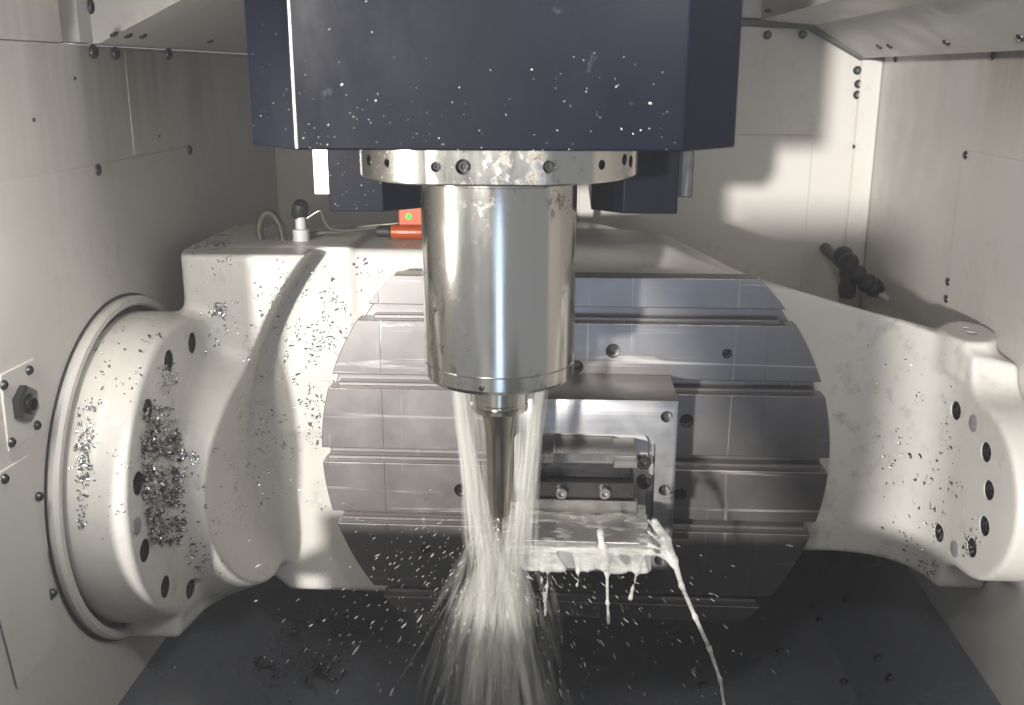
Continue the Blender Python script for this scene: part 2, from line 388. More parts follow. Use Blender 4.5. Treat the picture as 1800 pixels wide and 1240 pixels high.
# lower screws and seams on the floor sheets
def on_floor_r(x, y):
    for a, b_ in [((XR, ZB), (.394, -.361)), ((.394, -.361), (.14, -.455))]:
        a = np.array(a); b_ = np.array(b_); n = np.array([(b_-a)[1], -(b_-a)[0]]); n /= np.linalg.norm(n); n = n if n[1] > 0 else -n
        d = ray(x, y); t = ((a-CAM[[0, 2]])@n)/(d[[0, 2]]@n); p = CAM+t*d
        if min(a[0], b_[0])-1e-3 <= p[0] <= max(a[0], b_[0])+1e-3: return p, n
    return None, None
for q in [(1428, 1067), (1440, 1090), (1370, 1144), (1487, 1054), (1542, 1157), (1563, 1192), (1483, 1199), (1235, 1203)]:
    p, n = on_floor_r(*q)
    if p is not None and p[1] < YB: screw(fl, p, (n[0], 0, n[1]), .0062, .0035)

# ================================================================== CRADLE
AY, AZ = -.078, .011
armR = [(-.051, .150), (-.095, .104), (-.145, .078), (-.176, .036), (-.182, -.012), (-.168, -.050), (-.126, -.088), (-.033, -.138), (.20, -.17), (.26, -.1), (.26, .12), (.12, .152)]
PADP = [tuple(PZ(*q, .1655)[:2]) for q in [(1652, 577), (1668, 592), (1700, 602), (1738, 603), (1755, 598), (1752, 585), (1725, 570), (1690, 563), (1662, 566)]]
def cradle(x, y, z):
    # base plate behind the table, top falling to the right, bottom rising at the ends
    ztop = np.minimum(.250, .250-(x-.11)*.30); zbot = np.where(x < 0, -.226+np.maximum(-x-.385, 0)*.9, -.225+np.maximum(x-.24, 0)*.55)
    base = smax(smax(z-ztop, zbot-z, .012), smax(np.abs(y-.15)-.095, np.abs(x+.005)-.47, .02), .010)
    hous = smax(np.sqrt(x**2+z**2)-.235, np.abs(y-.31)-.12, .02)
    base = smin(base, hous, .03)
    # right arm: one curved face running from behind the table out to the drum
    ztr = np.minimum(.250, .250-(x-.11)*.272)-np.clip((x-.12)*4, 0, 1)*np.maximum(y-.05, 0)*.30; zbr = np.minimum(-.225+np.maximum(np.abs(x)-.20, 0)*.75, -.146)
    face = smin(.055-y, (.450-x)*.98-(y+.06)*.10, .10)
    lobe = np.minimum(np.sqrt((y+.078)**2+(z-.006)**2)-.104, 9)
    prof = smin(lobe, sd_poly(y, z, [(-.051, .152), (.3, .34), (.3, -.3), (.03, -.24), (-.040, -.139)], .006), .045)
    out = smax(smax(face, prof, .006), smax(smax(z-ztr, zbr-z, .008), smax(y-.245, x-.503, .01), .008), .006)
    out = smin(out, hous, .03)
    pad = smax(sd_poly(x, y, PADP, .006), np.abs(z-.145)-.0205, .004)
    out = smin(out, pad, .012)
    # left arm: drum, block at the top, boss towards the table
    rr_ = np.sqrt((y-AY)**2+(z-AZ)**2)
    dr = smax(rr_-.183+np.maximum(x+.485, 0)*.35, np.abs(x+.4885)-.0345, .006)
    low = smax(sd_poly(y, z, [(-.155, -.176), (-.02, -.196), (.04, -.17), (.12, .1), (-.1, .1)], .008), np.abs(x+.4885)-.0335, .008)
    blk = smax(sd_poly(x, y, [(-.472, -.006), (-.28, .0), (-.28, .24), (-.488, .24), (-.486, .03)], .008), np.abs(z-.13)-.122, .006)
    rb = np.sqrt((y-.035)**2+(z+.035)**2)
    bo = smax(rb-.172+(x+.454)*.4, np.abs(x+.43)-.045, .004)
    lf = smin(smin(dr, low, .006), bo, .012); lf = smin(lf, blk, .026)
    lf = smin(lf, base, .01)
    # round clearance pocket for the table
    rec = smax(np.sqrt(x**2+(z+.02)**2)-.422, y-.052, .012)
    lf = smax(lf, -rec, .003)
    dish = (np.sqrt(((x-.005)/.135)**2+((y-.083)/.036)**2+((z-.252)/.034)**2)-1)*.034
    out = smax(out, -dish, .004)
    left = x < -.12
    return np.where(left, smax(lf, -dish, .004), np.minimum(out, 9))
V, Q = surface_nets(cradle, (-.545, -.285, -.285), (.53, .45, .285), .004)
cr = thing('trunnion_cradle', 'off-white cast swivel cradle with bolted arms and scattered chips, carrying the slotted table', 'machine cradle')
body = link('body', np_mesh('cradle_body', V, Q), M['cast'], cr, 180)

def march(pts):
    P = np.array(pts, float); D = np.stack([ray(*p) for p in P]); D /= np.linalg.norm(D, axis=1, keepdims=True); t = np.full(len(P), .6)
    for _ in range(160):
        X = CAM+t[:, None]*D; f = cradle(X[:, 0], X[:, 1], X[:, 2]); t += np.clip(f*.7, -.01, .05)
    X = CAM+t[:, None]*D; f = np.abs(cradle(*X.T)); g = np.zeros_like(X)
    for d in range(3):
        e = np.zeros(3); e[d] = .002; g[:, d] = cradle(*(X+e).T)-cradle(*(X-e).T)
    g /= np.linalg.norm(g, axis=1, keepdims=True)+1e-9
    ok = (f < .002) & (t < 2.2)
    return X, g, ok
# counterbored bolts round the drum faces
Lb = [(338, 603), (297, 635), (260, 722), (243, 850), (255, 968), (291, 1032), (335, 1035)]
Rb = [(1680, 722), (1733, 795), (1738, 862), (1730, 925), (1708, 963), (1650, 937)]
cutters = []; spots = []
for lst, r in ((Lb, .0128), (Rb, .0112)):
    X, G, ok = march(lst)
    for p, g, o in zip(X, G, ok):
        ax = (1, 0, 0) if p[0] < 0 else (-1, 0, 0)
        ax = tuple(Vector(g)*.5+Vector(ax)*.5)
        spots.append((p, ax, r)); cutters.append(lathe([(0, -.016), (r, -.016), (r, .012), (0, .012)], p, ax, 28))
X, G, ok = march([(1688, 573), (1698, 577), (1708, 586)])
for p, g, r in zip(X, G, (.003, .0045, .0075)): cutters.append(lathe([(0, -.02), (r, -.02), (r, .01), (0, .01)], p, (0, 0, 1), 20))
cut(body, cutters, 'cradle_body')
body.data.polygons.foreach_set('use_smooth', [True]*len(body.data.polygons)); body.data.set_sharp_from_angle(angle=math.radians(50))
for p, ax, r in spots:
    bt = link('bolt', lathe([(r*.985, -.0008), (r*.985, -.0135), (r*.74, -.0135), (r*.74, -.006), (r*.66, -.0045), (r*.38, -.0045), (r*.36, -.010), (0, -.0105)], p, ax, 24), M['black'], cr, 35)
X, G, ok = march([(240, 925), (1712, 745), (1679, 966)])
for p, g in zip(X, G): link('plug', lathe([(0, .0002), (.0095, .0002), (.0095, .0012), (.0085, .0016), (0, .0016)], p, tuple(g), 24), M['plug'], cr, 35)

# seal ring on the left wall
sr = thing('bearing_seal_ring', 'off-white round bearing ring on the wall with dark seal gap behind the cradle drum', 'bearing ring')
link('ring', lathe([(.2, .0), (.202, .008), (.199, .012), (.193, .0125), (.1905, .010), (.1895, .0)], (XL+.0018, AY, AZ), (1, 0, 0), 96), M['cast'], sr, 35)
link('seal', lathe([(.1896, .0), (.1893, .004), (.15, .0045), (.15, 0)], (XL+.0018, AY, AZ), (1, 0, 0), 96), M['rubber'], sr, 35)
link('gasket_line', lathe([(.2045, 0), (.2045, .0014), (.2018, .0014), (.2018, 0)], (XL+.0018, AY, AZ), (1, 0, 0), 96), M['rubber'], sr, 35)

# ================================================================== ROTARY TABLE
R, TZ, BZ = .315, .229, -.221
slots = [(.193, .173), (.104, .086), (.007, -.012), (-.079, -.096), (-.184, -.199)]
tb = thing('rotary_table', 'round grey steel machine table with horizontal slots, flat top and bottom, turned upright', 'machine table')
def seg_outline(z0, z1, r=R):
    z0 = max(z0, -r+.001); z1 = min(z1, r-.001); n = 22; P = []
    for i in range(n+1):
        z = z0+(z1-z0)*i/n; P.append((math.sqrt(r*r-z*z), z))
    return P+[(-a, b) for a, b in P[::-1]]
edges = [TZ]+[v for s in slots for v in s]+[BZ]
segs = []
for i in range(0, len(edges), 2):
    b = prism(seg_outline(edges[i+1], edges[i]), 1, 0, .026)
    es = [e for e in b.edges if e.calc_face_angle(0) > .6]; bm_bevel(b, .0010, 2, es)
    segs.append(link('table_segment', b, M['table'], tb))
link('table_body', prism(seg_outline(BZ+.004, TZ-.004, R-.004), 1, .0262, .052, .001, 1), M['table'], tb)
for (a, c) in slots:      # T shaped undercut lips
    w = math.sqrt(R*R-max(abs(a), abs(c))**2)-.004
    link('slot_lip', box((-w, .013, c-.0005), (w, .0255, c+.0045), .0008, 1), M['table'], tb)
# scribed lines and tapped holes
cs = {}
def which(z):
    for i in range(0, len(edges), 2):
        if edges[i+1] < z < edges[i]: return i//2
for xg in (-.2355, .2295):
    for i in range(len(segs)):
        z1, z0 = edges[2*i], edges[2*i+1]
        cs.setdefault(i, []).append(box((xg-.0009, -.01, z0-.01), (xg+.0009, .0009, z1+.01)))
tb_h = []
for q, r in [((1207, 740), .0085), ((1196, 870), .0085), ((1078, 617), .009), ((1278, 622), .006), ((1013, 645), .0085), ((810, 862), .0085), ((747, 968), .007)]:
    p = PY(*q, 0); i = which(p[2]); cs.setdefault(i, []).append(lathe([(0, -.01), (r, -.01), (r, .012), (0, .012)], p, (0, 1, 0), 24)); tb_h.append((p, r, i))
for i, c in cs.items():
    cut(segs[i], c, 'table_segment')
for p, r, i in tb_h:
    link('tapped_hole', lathe([(0, .010), (r*.6, .010), (r*.6, .004), (r*.97, .0035), (r*.97, .0115), (0, .0118)], p, (0, 1, 0), 20), M['dark_steel'], segs[i], 35)

# ================================================================== FIXTURE BLOCK, VISE, WORKPIECE
fx = thing('fixture_block', 'bright milled aluminium block with rounded pocket bolted on the slotted table', 'fixture')
fb = link('block', box((-.088, -.10, -.098), (.117, -.0012, .110), .0012, 2), M['milled'], fx)
def rrect(x0, x1, z0, z1, r, n=6):
    P = []
    for cx, cz, a0 in ((x1-r, z1-r, 0), (x0+r, z1-r, 90), (x0+r, z0+r, 180), (x1-r, z0+r, 270)):
        for k in range(n+1): a = math.radians(a0+90*k/n); P.append((cx+r*math.cos(a), cz+r*math.sin(a)))
    return P
cc = [prism(rrect(-.075, .0935, -.088, .069, .016), 1, -.13, -.072)]
for q in [(1172, 733), (1168, 862), (1160, 985)]: cc.append(lathe([(0, -.01), (.0068, -.01), (.0068, .03), (0, .03)], PY(*q, -.10), (0, 1, 0), 24))
cut(fb, cc, 'fixture_block')
fb.data.set_sharp_from_angle(angle=.5)
link('pocket_lip', prism(rrect(-.069, .0875, -.082, .063, .012), 1, -.0772, -.0722, .0008, 1), M['alu'], fx)
for q in [(1172, 733), (1168, 862), (1160, 985)]:
    link('dowel', lathe([(0, .012), (.0066, .012), (.0066, .014), (0, .014)], PY(*q, -.10), (0, 1, 0), 20), M['dark_steel'], fb)

vz = thing('machine_vise', 'dark steel dovetail vise with round cap screws inside the block pocket', 'vise')
vy = -.135
def vpt(x, y, Y=vy): p = PY(x, y, Y); return p[0], p[2]
x0, zt = vpt(935, 798); x1, _ = vpt(1120, 798); _, zm1 = vpt(1000, 815); _, zm2 = vpt(1000, 846); _, zm3 = vpt(1000, 874); _, zl = vpt(1000, 900)
jw = link('jaw', box((x0, vy, zm1), (x1, -.0775, zt), .001, 2), M['vise'], vz)
a0, _ = vpt(973, 798); a1, _ = vpt(1080, 798)
link('jaw_insert', box((a0, vy-.0012, zm1+.001), (a1, -.08, zt+.0016), .0006, 1), M['vise'], jw)
link('jaw_shoulder', box((vpt(1078, 800)[0], vy-.0022, zm1-.004), (x1+.0012, -.10, zt-.004), .001, 1), M['vise'], jw)
link('throat', box((x0+.006, vy+.012, zm2), (x1-.006, -.0776, zm1-.0003), .0006, 1), M['dark_steel'], vz)
link('base', box((x0+.004, vy-.002, zm3), (x1-.001, -.0777, zm2-.0003), .0008, 1), M['dark_steel'], vz)
link('slide_rail', box((x0-.004, vy-.008, zl), (x1+.002, -.0778, zm3-.0003), .0008, 1), M['vise'], vz)
for q in [(987, 865), (1063, 865)]:
    p = PY(*q, vy-.003); link('cap_screw', lathe([(0, 0), (.0066, 0), (.0066, .006), (.0058, .0068), (.0034, .0068), (.003, .003), (0, .003)], p, (0, -1, 0), 24), M['vise'], vz, 35)
for q in [(1131, 810), (1131, 845), (1124, 904)]:
    p = PY(*q, -.0775); link('clamp_screw', lathe([(0, 0), (.0082, 0), (.0082, .007), (.0072, .008), (.0042, .008), (.0038, .003), (0, .003)], p, (0, -1, 0), 24), M['dark_steel'], vz, 35)

wp = thing('workpiece', 'wet machined aluminium workpiece clamped below the cutter, flooded with milky coolant', 'workpiece')
wx0, wx1 = -.078, .083
link('bar', box((wx0, -.225, -.0345), (wx1, -.105, -.014), .001, 2), M['alu'], wp)
link('step', box((wx0+.02, -.216, -.0138), (wx1-.012, -.15, -.0075), .0008, 1), M['alu'], wp)
link('foot', box((wx0, -.20, -.050), (wx1-.02, -.0779, -.0347), .001, 1), M['vise'], wp)

# ================================================================== SPINDLE HEAD
SX, SY = -.0735, -.23
sp = thing('spindle_head', 'dark navy milling head with chamfered corners, bolted steel flange and worn steel spindle nose', 'spindle head')
hp = [(-.217, -.40), (.078, -.40), (.123, -.35), (.123, .40), (-.266, .40), (-.266, -.35)]
link('housing', prism(hp, 2, .405, .80, .0016, 2), M['navy'], sp)
link('worn_edge', tube([(-.2163, -.3992, .4062), (-.2163, -.3992, .80)], .0013, 8), M['fleck'], sp, 60)
cb = prism([(-.2587, -.13), (-.2014, -.13), (-.167, -.10), (-.167, .1), (-.2587, .1)], 2, .322, .4045, .0012, 2); link('cover_block', cb, M['navy'], sp)
cb = prism([(.1029, -.13), (.0474, -.13), (.015, -.10), (.015, .1), (.1029, .1)], 2, .322, .4045, .0012, 2); link('cover_block', cb, M['navy'], sp)
link('side_bracket', box((-.279, -.112, .337), (-.2589, .08, .4045), .001, 1), M['alu'], sp)
link('side_bracket', box((.1031, -.112, .337), (.1195, .08, .4045), .001, 1), M['dark_steel'], sp)
# flange with flat front
fr = .1275; P = []
fy = -.2-.0
for i in range(120):
    a = 2*math.pi*i/120; px_, py_ = fr*math.cos(a), fr*math.sin(a)
    if py_ < -.1175: py_ = -.1175
    P.append((SX+px_, SY+py_))
b = prism(P, 2, .3725, .4048)
for v in b.verts: pass
bm_bevel(b, .0016, 2, [e for e in b.edges if abs(e.verts[0].co.z-e.verts[1].co.z) < 1e-5])
flg = link('flange', b, M['spindle'], sp, 12)
ch = []; fh = []
for q, r in [((680, 287), .0038), ((648, 282), .005), ((766, 294), .0042), ((814, 294), .0065), ((965, 294), .0052), ((1058, 290), .0042), ((1098, 281), .005), ((1109, 284), .0055)]:
    d = ray(*q); o2 = CAM[:2]-np.array([SX, SY]); d2 = d[:2]; A = d2@d2; B = 2*o2@d2; C = o2@o2-fr*fr; disc = B*B-4*A*C
    if disc < 0: continue
    t = (-B-math.sqrt(disc))/(2*A); p = CAM+t*d; n = np.array([p[0]-SX, p[1]-SY, 0])/fr
    if n[1]*fr < -.1175: t = (SY-.1175-CAM[1])/d[1]; p = CAM+t*d; n = np.array([0, -1., 0])
    ch.append(lathe([(0, -.012), (r, -.012), (r, .004), (0, .004)], p, tuple(n), 20)); fh.append((p, n, r))
cut(flg, ch, 'flange'); flg.data.polygons.foreach_set('use_smooth', [True]*len(flg.data.polygons)); flg.data.set_sharp_from_angle(angle=math.radians(12))
for p, n, r in fh: link('flange_screw', lathe([(0, -.0118), (r*.96, -.0118), (r*.96, -.009), (r*.7, -.009), (r*.66, -.005), (r*.4, -.005), (r*.38, -.008), (0, -.008)], p, tuple(n), 18), M['black'], flg, 35)
sr_ = .0727
link('nose', lathe([(0, .3723), (sr_+.001, .3723), (sr_+.001, .366), (sr_+.0003, .3655), (sr_, .1952), (sr_-.0006, .1945), (0, .1945)], (SX, SY, 0), (0, 0, 1), 160), M['spindle'], sp, 30)
nrg = link('nose_ring', lathe([(0, .1944), (sr_-.0007, .1944), (sr_-.0001, .1938), (sr_-.0003, .1815), (sr_-.0042, .1772), (.034, .1762), (.033, .19), (0, .19)], (SX, SY, 0), (0, 0, 1), 160), M['spindle'], sp, 30)
p = PY(847, 683, SY-.072); link('coolant_port', lathe([(0, 0), (.0026, 0), (.0026, .0016), (.0015, .0018), (.0013, .0008), (0, .0008)], (p[0], p[1]+.0005, p[2]), (-.3, -.95, 0), 14), M['black'], nrg)

th = thing('tool_holder', 'slender tapered steel tool holder with small end mill hanging from the spindle nose', 'tool holder')
def tz(y): return PY(878, y, SY)[2]
hx = SX-.0002
link('collar', lathe([(0, .176), (.0285, .176), (.0290, .175), (.0290, .1520), (.0264, .1500), (.0264, .1485), (.0286, .1465), (.0284, .1425), (.0215, .1385), (0, .1385)], (hx, SY, 0), (0, 0, 1), 64), M['holder'], th, 25)
prof = [(0, .1386), (.0186, .1386), (.0172, .134), (.0155, .127), (.0143, .118), (.0137, .105), (.0130, .085), (.0125, .066), (.0116, .050), (.0106, .036), (.0101, .0290), (.0092, .0272), (0, .0272)]
link('shank', lathe(prof, (hx, SY, 0), (0, 0, 1), 64), M['holder'], th, 50)
b = bmesh.new(); n = 30; rings = []
for i in range(n+1):       # fluted end mill
    zz = .0275+( -.0145-.0275)*i/n; tw = i/n*6.0; rr0 = .0026
    rings.append([b.verts.new((hx+rr0*(1-.35*(k % 4 == 0))*math.cos(tw+2*math.pi*k/16), SY+rr0*(1-.35*(k % 4 == 0))*math.sin(tw+2*math.pi*k/16), zz)) for k in range(16)])
for A, B in zip(rings, rings[1:]):
    for k in range(16): b.faces.new((A[k], A[(k+1) % 16], B[(k+1) % 16], B[k]))
b.faces.new(rings[0]); b.faces.new(rings[-1][::-1]); bmesh.ops.recalc_face_normals(b, faces=b.faces)
link('end_mill', b, M['holder'], th)

# ================================================================== SENSOR, HOSES, NOZZLES
zt_ = .2505
ts = thing('tool_setter', 'orange tool setting sensor with glowing green light on top of the cradle', 'sensor')
ya = .13
p0 = PY(688, 404, ya); p1 = PY(775, 404, ya)
brl = link('barrel', lathe([(0, 0), (.0085, 0), (.0095, .001), (.0095, .062), (0, .062)], (p0[0], ya, zt_+.0105), (1, 0, 0), 28), M['orange'], ts, 30)
link('plug', lathe([(0, -.02), (.006, -.02), (.0075, -.016), (.0075, -.002), (.0062, 0), (0, 0)], (p0[0], ya, zt_+.0105), (1, 0, 0), 20), M['rubber'], ts, 30)
h0 = PY(704, 396, ya+.004); 
hd_ = link('head', box((h0[0], ya-.012, zt_+.02), (h0[0]+.05, ya+.02, zt_+.05), .002, 2), M['orange'], ts)
lp = PY(718, 381, ya-.0125); link('lamp', lathe([(0, .0026), (.0018, .0022), (.0030, .0008), (.0032, -.0005), (0, -.0005)], lp, (0, -1, 0), 18), M['led'], hd_, 60)
tx = bpy.data.curves.new('lettering', 'FONT'); tx.body = 'RENISHAW'; tx.size = .0052; tx.extrude = .0001; tx.align_x = 'CENTER'
tmp = bpy.data.objects.new('t', tx); COL.objects.link(tmp); tm = bpy.data.meshes.new_from_object(tmp.evaluated_get(bpy.context.evaluated_depsgraph_get())); bpy.data.objects.remove(tmp)
tm.materials.clear(); to = link('lettering', tm, M['white_plastic'], brl)
to.location = (PY(716, 402, ya-.0098)[0], ya-.0099, zt_+.0095); to.rotation_euler = (math.radians(90), 0, 0)

hs = thing('cable_hose', 'looped grey braided hose rising from the oval opening on top of the cradle', 'hose')
ctrl = [PY(462, 436, .10), PY(456, 405, .10), PY(462, 380, .10), PY(475, 375, .10), PY(489, 390, .10), PY(497, 415, .10), PY(500, 440, .095)]
b = tube(curve_pts(ctrl, 10), .0048, 10); slv = link('sleeve', b, M['hose'], hs, 60)
pts = curve_pts(ctrl, 22); bb = bmesh.new()
for i in range(4, len(pts)-4, 2):
    t = Vector(pts[i+1])-Vector(pts[i-1]); lathe([(.0047, -.0008), (.0055, -.0003), (.0055, .0003), (.0047, .0008)], pts[i], t, 10, bb)
link('ribs', bb, M['hose'], slv, 60)
ov = thing('cable_opening', 'dark oval cable opening in the cradle top with hoses coming out', 'cable opening')
o0 = PZ(516, 427, zt_)
bb = lathe([(0, 0), (1, 0), (1, 1), (.86, 1), (.84, .4), (0, .4)], (0, 0, 0), (0, 0, 1), 40)
for v in bb.verts: v.co = Vector((o0[0]+v.co.x*.052, o0[1]+v.co.y*.017, zt_-.001+v.co.z*.003))
link('rim', bb, M['rubber'], ov, 40)
cv = thing('air_valve', 'black knobbed valve on a white taped stem beside the looped hose', 'valve')
vb = PY(531, 432, .10)
link('stem', lathe([(0, 0), (.011, 0), (.011, .017), (.007, .018), (.007, .034), (0, .034)], (vb[0], .10, zt_), (0, 0, 1), 24), M['white_plastic'], cv, 30)
link('knob', lathe([(0, -.012), (.008, -.012), (.0105, -.008), (.0105, .006), (.008, .011), (0, .011)], (vb[0], .10, zt_+.042), (.3, -.5, 1), 20), M['rubber'], cv, 30)
wr1 = thing('sensor_cable', 'thin grey cable bending from the black valve to the orange sensor', 'cable')
link('cable', tube(curve_pts([PY(540, 384, .10), PY(563, 371, .10), PY(570, 388, .105), PY(583, 402, .11), PY(620, 405, .12), PY(665, 400, .13), PY(690, 403, .13)], 10), .0024, 8), M['hose'], wr1, 60)
wr2 = thing('armoured_cable', 'long corrugated metal cable lying along the cradle top to the sensor', 'cable')
link('cable', tube(curve_pts([PY(515, 424, .11), PY(560, 410, .12), PY(600, 408, .13), PY(640, 399, .14), PY(700, 393, .145)], 10), .0030, 8), M['hose'], wr2, 60)

ln = thing('coolant_nozzle', 'black ball-jointed coolant hose with pale tip on the back corner wall', 'coolant nozzle')
yn = .43; ctrl = [PY(q[0], q[1], yn) for q in [(1478, 446), (1492, 462), (1506, 482), (1524, 498), (1536, 506)]]; ctrl[0][1] = YB-.002
bb = None
for i in range(5):
    c = np.array(ctrl[i]) if i else PY(1482, 450, yn+.02); t = Vector(ctrl[min(i+1, 4)])-Vector(ctrl[max(i-1, 0)])
    link('ball_segment', lathe([(0, -.012), (.009, -.012), (.0145, -.006), (.016, 0), (.0145, .006), (.0105, .010), (.0105, .013), (0, .013)], c, t, 20), M['rubber'], ln, 50)
tp = [np.array(ctrl[4]), PY(1548, 517, yn-.005), PY(1562, 528, yn-.01)]
link('tip', tube([tuple(p) for p in tp], [.0105, .006, .003], 14), M['white_plastic'], ln, 60)
c0 = PY(1490, 475, yn+.01); c1 = PY(1489, 520, yn+.01)
link('elbow', lathe([(0, 0), (.013, 0), (.013, .012), (.0105, .013), (.0105, .02), (.014, .021), (.014, .036), (.011, .045), (0, .045)], c0, tuple(c1-c0), 20), M['rubber'], ln, 40)
link('mount', tube([tuple(c0), (c0[0], YB-.001, c0[2]+.01)], .009, 12), M['rubber'], ln, 60)

nz = thing('wash_nozzle', 'square wall plate with hexagonal wash nozzle and four corner screws', 'wall nozzle')
def wpl(q, d=0): p = PX(*q, XL+pL+.0002+d); return p
pp = [wpl(q) for q in [(-3, 660), (57, 630), (73, 755), (13, 795)]]
link('plate', prism([(p[1], p[2]) for p in pp], 0, XL+pL+.0002, XL+pL+.0022, .0006, 1), M['wall2'], nz)
for q in [(5, 677), (50, 651), (64, 748), (19, 778)]: screw(nz, wpl(q, .002), (1, 0, 0), .0048, .004)
hc = wpl((39, 710), .002)
link('hex_nut', lathe([(0, 0), (.0185, 0), (.0185, .006), (.016, .0085), (.011, .0085), (.010, .003), (0, .003)], hc, (1, 0, 0), 6), M['screw'], nz)
link('orifice', lathe([(0, .003), (.0095, .003), (.0095, .011), (.006, .012), (.005, .005), (0, .005)], hc, (1, 0, 0), 20), M['dark_steel'], nz, 40)
cp = thing('wall_cover_plate', 'plain bolted cover plate on the wall below the wash nozzle', 'cover plate')
pp = [wpl(q) for q in [(-60, 865), (47, 800), (98, 1130), (30, 1210)]]
link('plate', prism([(p[1], p[2]) for p in pp], 0, XL+pL+.0002, XL+pL+.0020, .0006, 1), M['wall2'], cp)
for q in [(7, 842), (68, 873), (92, 1043)]: screw(cp, wpl(q, .0018), (1, 0, 0), .0048, .004)

# ================================================================== CHIPS
def chip_bm(bm, p, nrm, s, dirv=None, lift=0, asp=1.):
    """a small curled strip lying on a surface"""
    nrm = Vector(nrm).normalized(); t = Vector(dirv) if dirv is not None else Vector(rng.normal(size=3)); t = t-t.dot(nrm)*nrm
    if t.length < 1e-5: t = nrm.orthogonal()
    t.normalize(); u = nrm.cross(t); p = Vector(p)+nrm*(s*.2+lift); n = 5;  curl = rng.uniform(.8, 3.2); w = s*rng.uniform(.3, .6)/asp; L = s*rng.uniform(.8, 1.5)*asp; rad = L/curl; tw = rng.uniform(-.6, .6)
    rows = []
    for i in range(n+1):
        a = curl*(i/n-.5); c = p+t*(rad*math.sin(a))+nrm*(rad*(1-math.cos(a)))*rng.choice([1]); off = (u*math.cos(tw*i/n)+nrm*math.sin(tw*i/n))*w*.5
        rows.append((bm.verts.new(c-off), bm.verts.new(c+off)))
    for A, B in zip(rows, rows[1:]): bm.faces.new((A[0], A[1], B[1], B[0]))
cands = []
def region(poly, n, s0, s1, dirv=None):
    if dirv is None: n = int(n*1.7); s0 *= .8; s1 *= .9
    poly = np.array(poly, float); lo, hi = poly.min(0), poly.max(0); got = 0
    while got < n:
        q = lo+(hi-lo)*rng.random(2); ins = False; j = len(poly)-1
        for i in range(len(poly)):
            if ((poly[i, 1] > q[1]) != (poly[j, 1] > q[1])) and (q[0] < (poly[j, 0]-poly[i, 0])*(q[1]-poly[i, 1])/(poly[j, 1]-poly[i, 1])+poly[i, 0]): ins = not ins
            j = i
        if ins and dirv and math.sin(q[1]*.11)*math.sin(q[1]*.043+1)*.5+.5 < rng.random()*.6*(q[0]-250)/60: continue
        if ins:
            k = 1 if dirv or rng.random() < .72 else int(rng.integers(2, 5))
            for _ in range(k):
                d = rng.normal(size=2)*(0 if k == 1 else 5); cands.append((q[0]+d[0], q[1]+d[1], rng.uniform(s0, s1)*rng.uniform(.6, 1.25), dirv)); got += 1
right_d = (1, -.1, -.12)
region([(246, 705), (300, 715), (322, 800), (318, 955), (262, 960), (244, 840)], 850, .0036, .0064, right_d)
region([(285, 640), (312, 650), (308, 690), (282, 690)], 60, .003, .005)
region([(355, 575), (385, 580), (388, 640), (360, 630)], 5, .004, .006)
region([(368, 535), (392, 540), (395, 560), (372, 560)], 16, .004, .006)
region([(335, 450), (550, 460), (440, 620), (330, 540)], 26, .003, .005)
region([(140, 700), (165, 700), (155, 830), (150, 930), (135, 930)], 80, .003, .005)
region([(125, 780), (165, 760), (160, 850), (130, 850)], 40, .003, .005)
region([(170, 580), (290, 560), (240, 700), (150, 720)], 26, .003, .005)
region([(330, 423), (405, 425), (400, 436), (325, 440)], 90, .003, .005)
region([(470, 480), (680, 450), (600, 640), (570, 700), (450, 660)], 95, .003, .0052)
region([(530, 560), (610, 520), (600, 600), (540, 640)], 34, .003, .0055)
region([(520, 700), (570, 690), (560, 800), (540, 770)], 34, .003, .0055)
region([(365, 770), (450, 700), (545, 760), (460, 930), (390, 930)], 90, .003, .005)
region([(150, 720), (235, 640), (225, 900), (160, 1000)], 30, .002, .004)
region([(340, 450), (560, 450), (660, 640), (560, 940), (380, 900), (430, 650)], 110, .0018, .0042)
region([(300, 830), (350, 790), (385, 960), (330, 990)], 34, .003, .005)
region([(330, 960), (390, 985), (380, 1005), (320, 990)], 16, .003, .005)
region([(1540, 760), (1700, 780), (1720, 1000), (1640, 1020), (1540, 960)], 60, .003, .0055)
region([(1610, 980), (1650, 985), (1650, 1015), (1625, 1010)], 22, .003, .005)
region([(1500, 600), (1720, 640), (1700, 800), (1540, 800)], 16, .0025, .004)
region([(1695, 945), (1718, 950), (1716, 980), (1698, 980)], 18, .003, .005)
region([(1640, 925), (1662, 930), (1660, 952), (1645, 952)], 14, .003, .005)
X, G, ok = march([c[:2] for c in cands]); bm = bmesh.new()
for (a, b_, s, dv), p, g, k in zip(cands, X, G, ok):
    if k: chip_bm(bm, p, g, s, dv and tuple(np.array(dv)+rng.normal(size=3)*.35), rng.uniform(0, .007)*rng.random() if dv else 0, 1.5 if dv else 1)
bd = bmesh.new()
for (a, b_, s, dv), p, g, k in zip(cands, X, G, ok):
    if k and dv and rng.random() < .28: chip_bm(bd, p, g, s*1.3, tuple(np.array(dv)+rng.normal(size=3)*.5), 0, 1.2)
tag(link('swarf_and_shade', bd, M['dark_steel'], None, 180), 'dark oily swarf and painted gap shade under the bright chips beside the drum bolts', 'swarf', kind='stuff')  # dark colour covers oily swarf and the shadowed gaps between chips
tag(link('metal_chips', bm, M['chip'], None, 180), 'scattered curled aluminium chips clinging to the cradle arms', 'metal chips', kind='stuff')
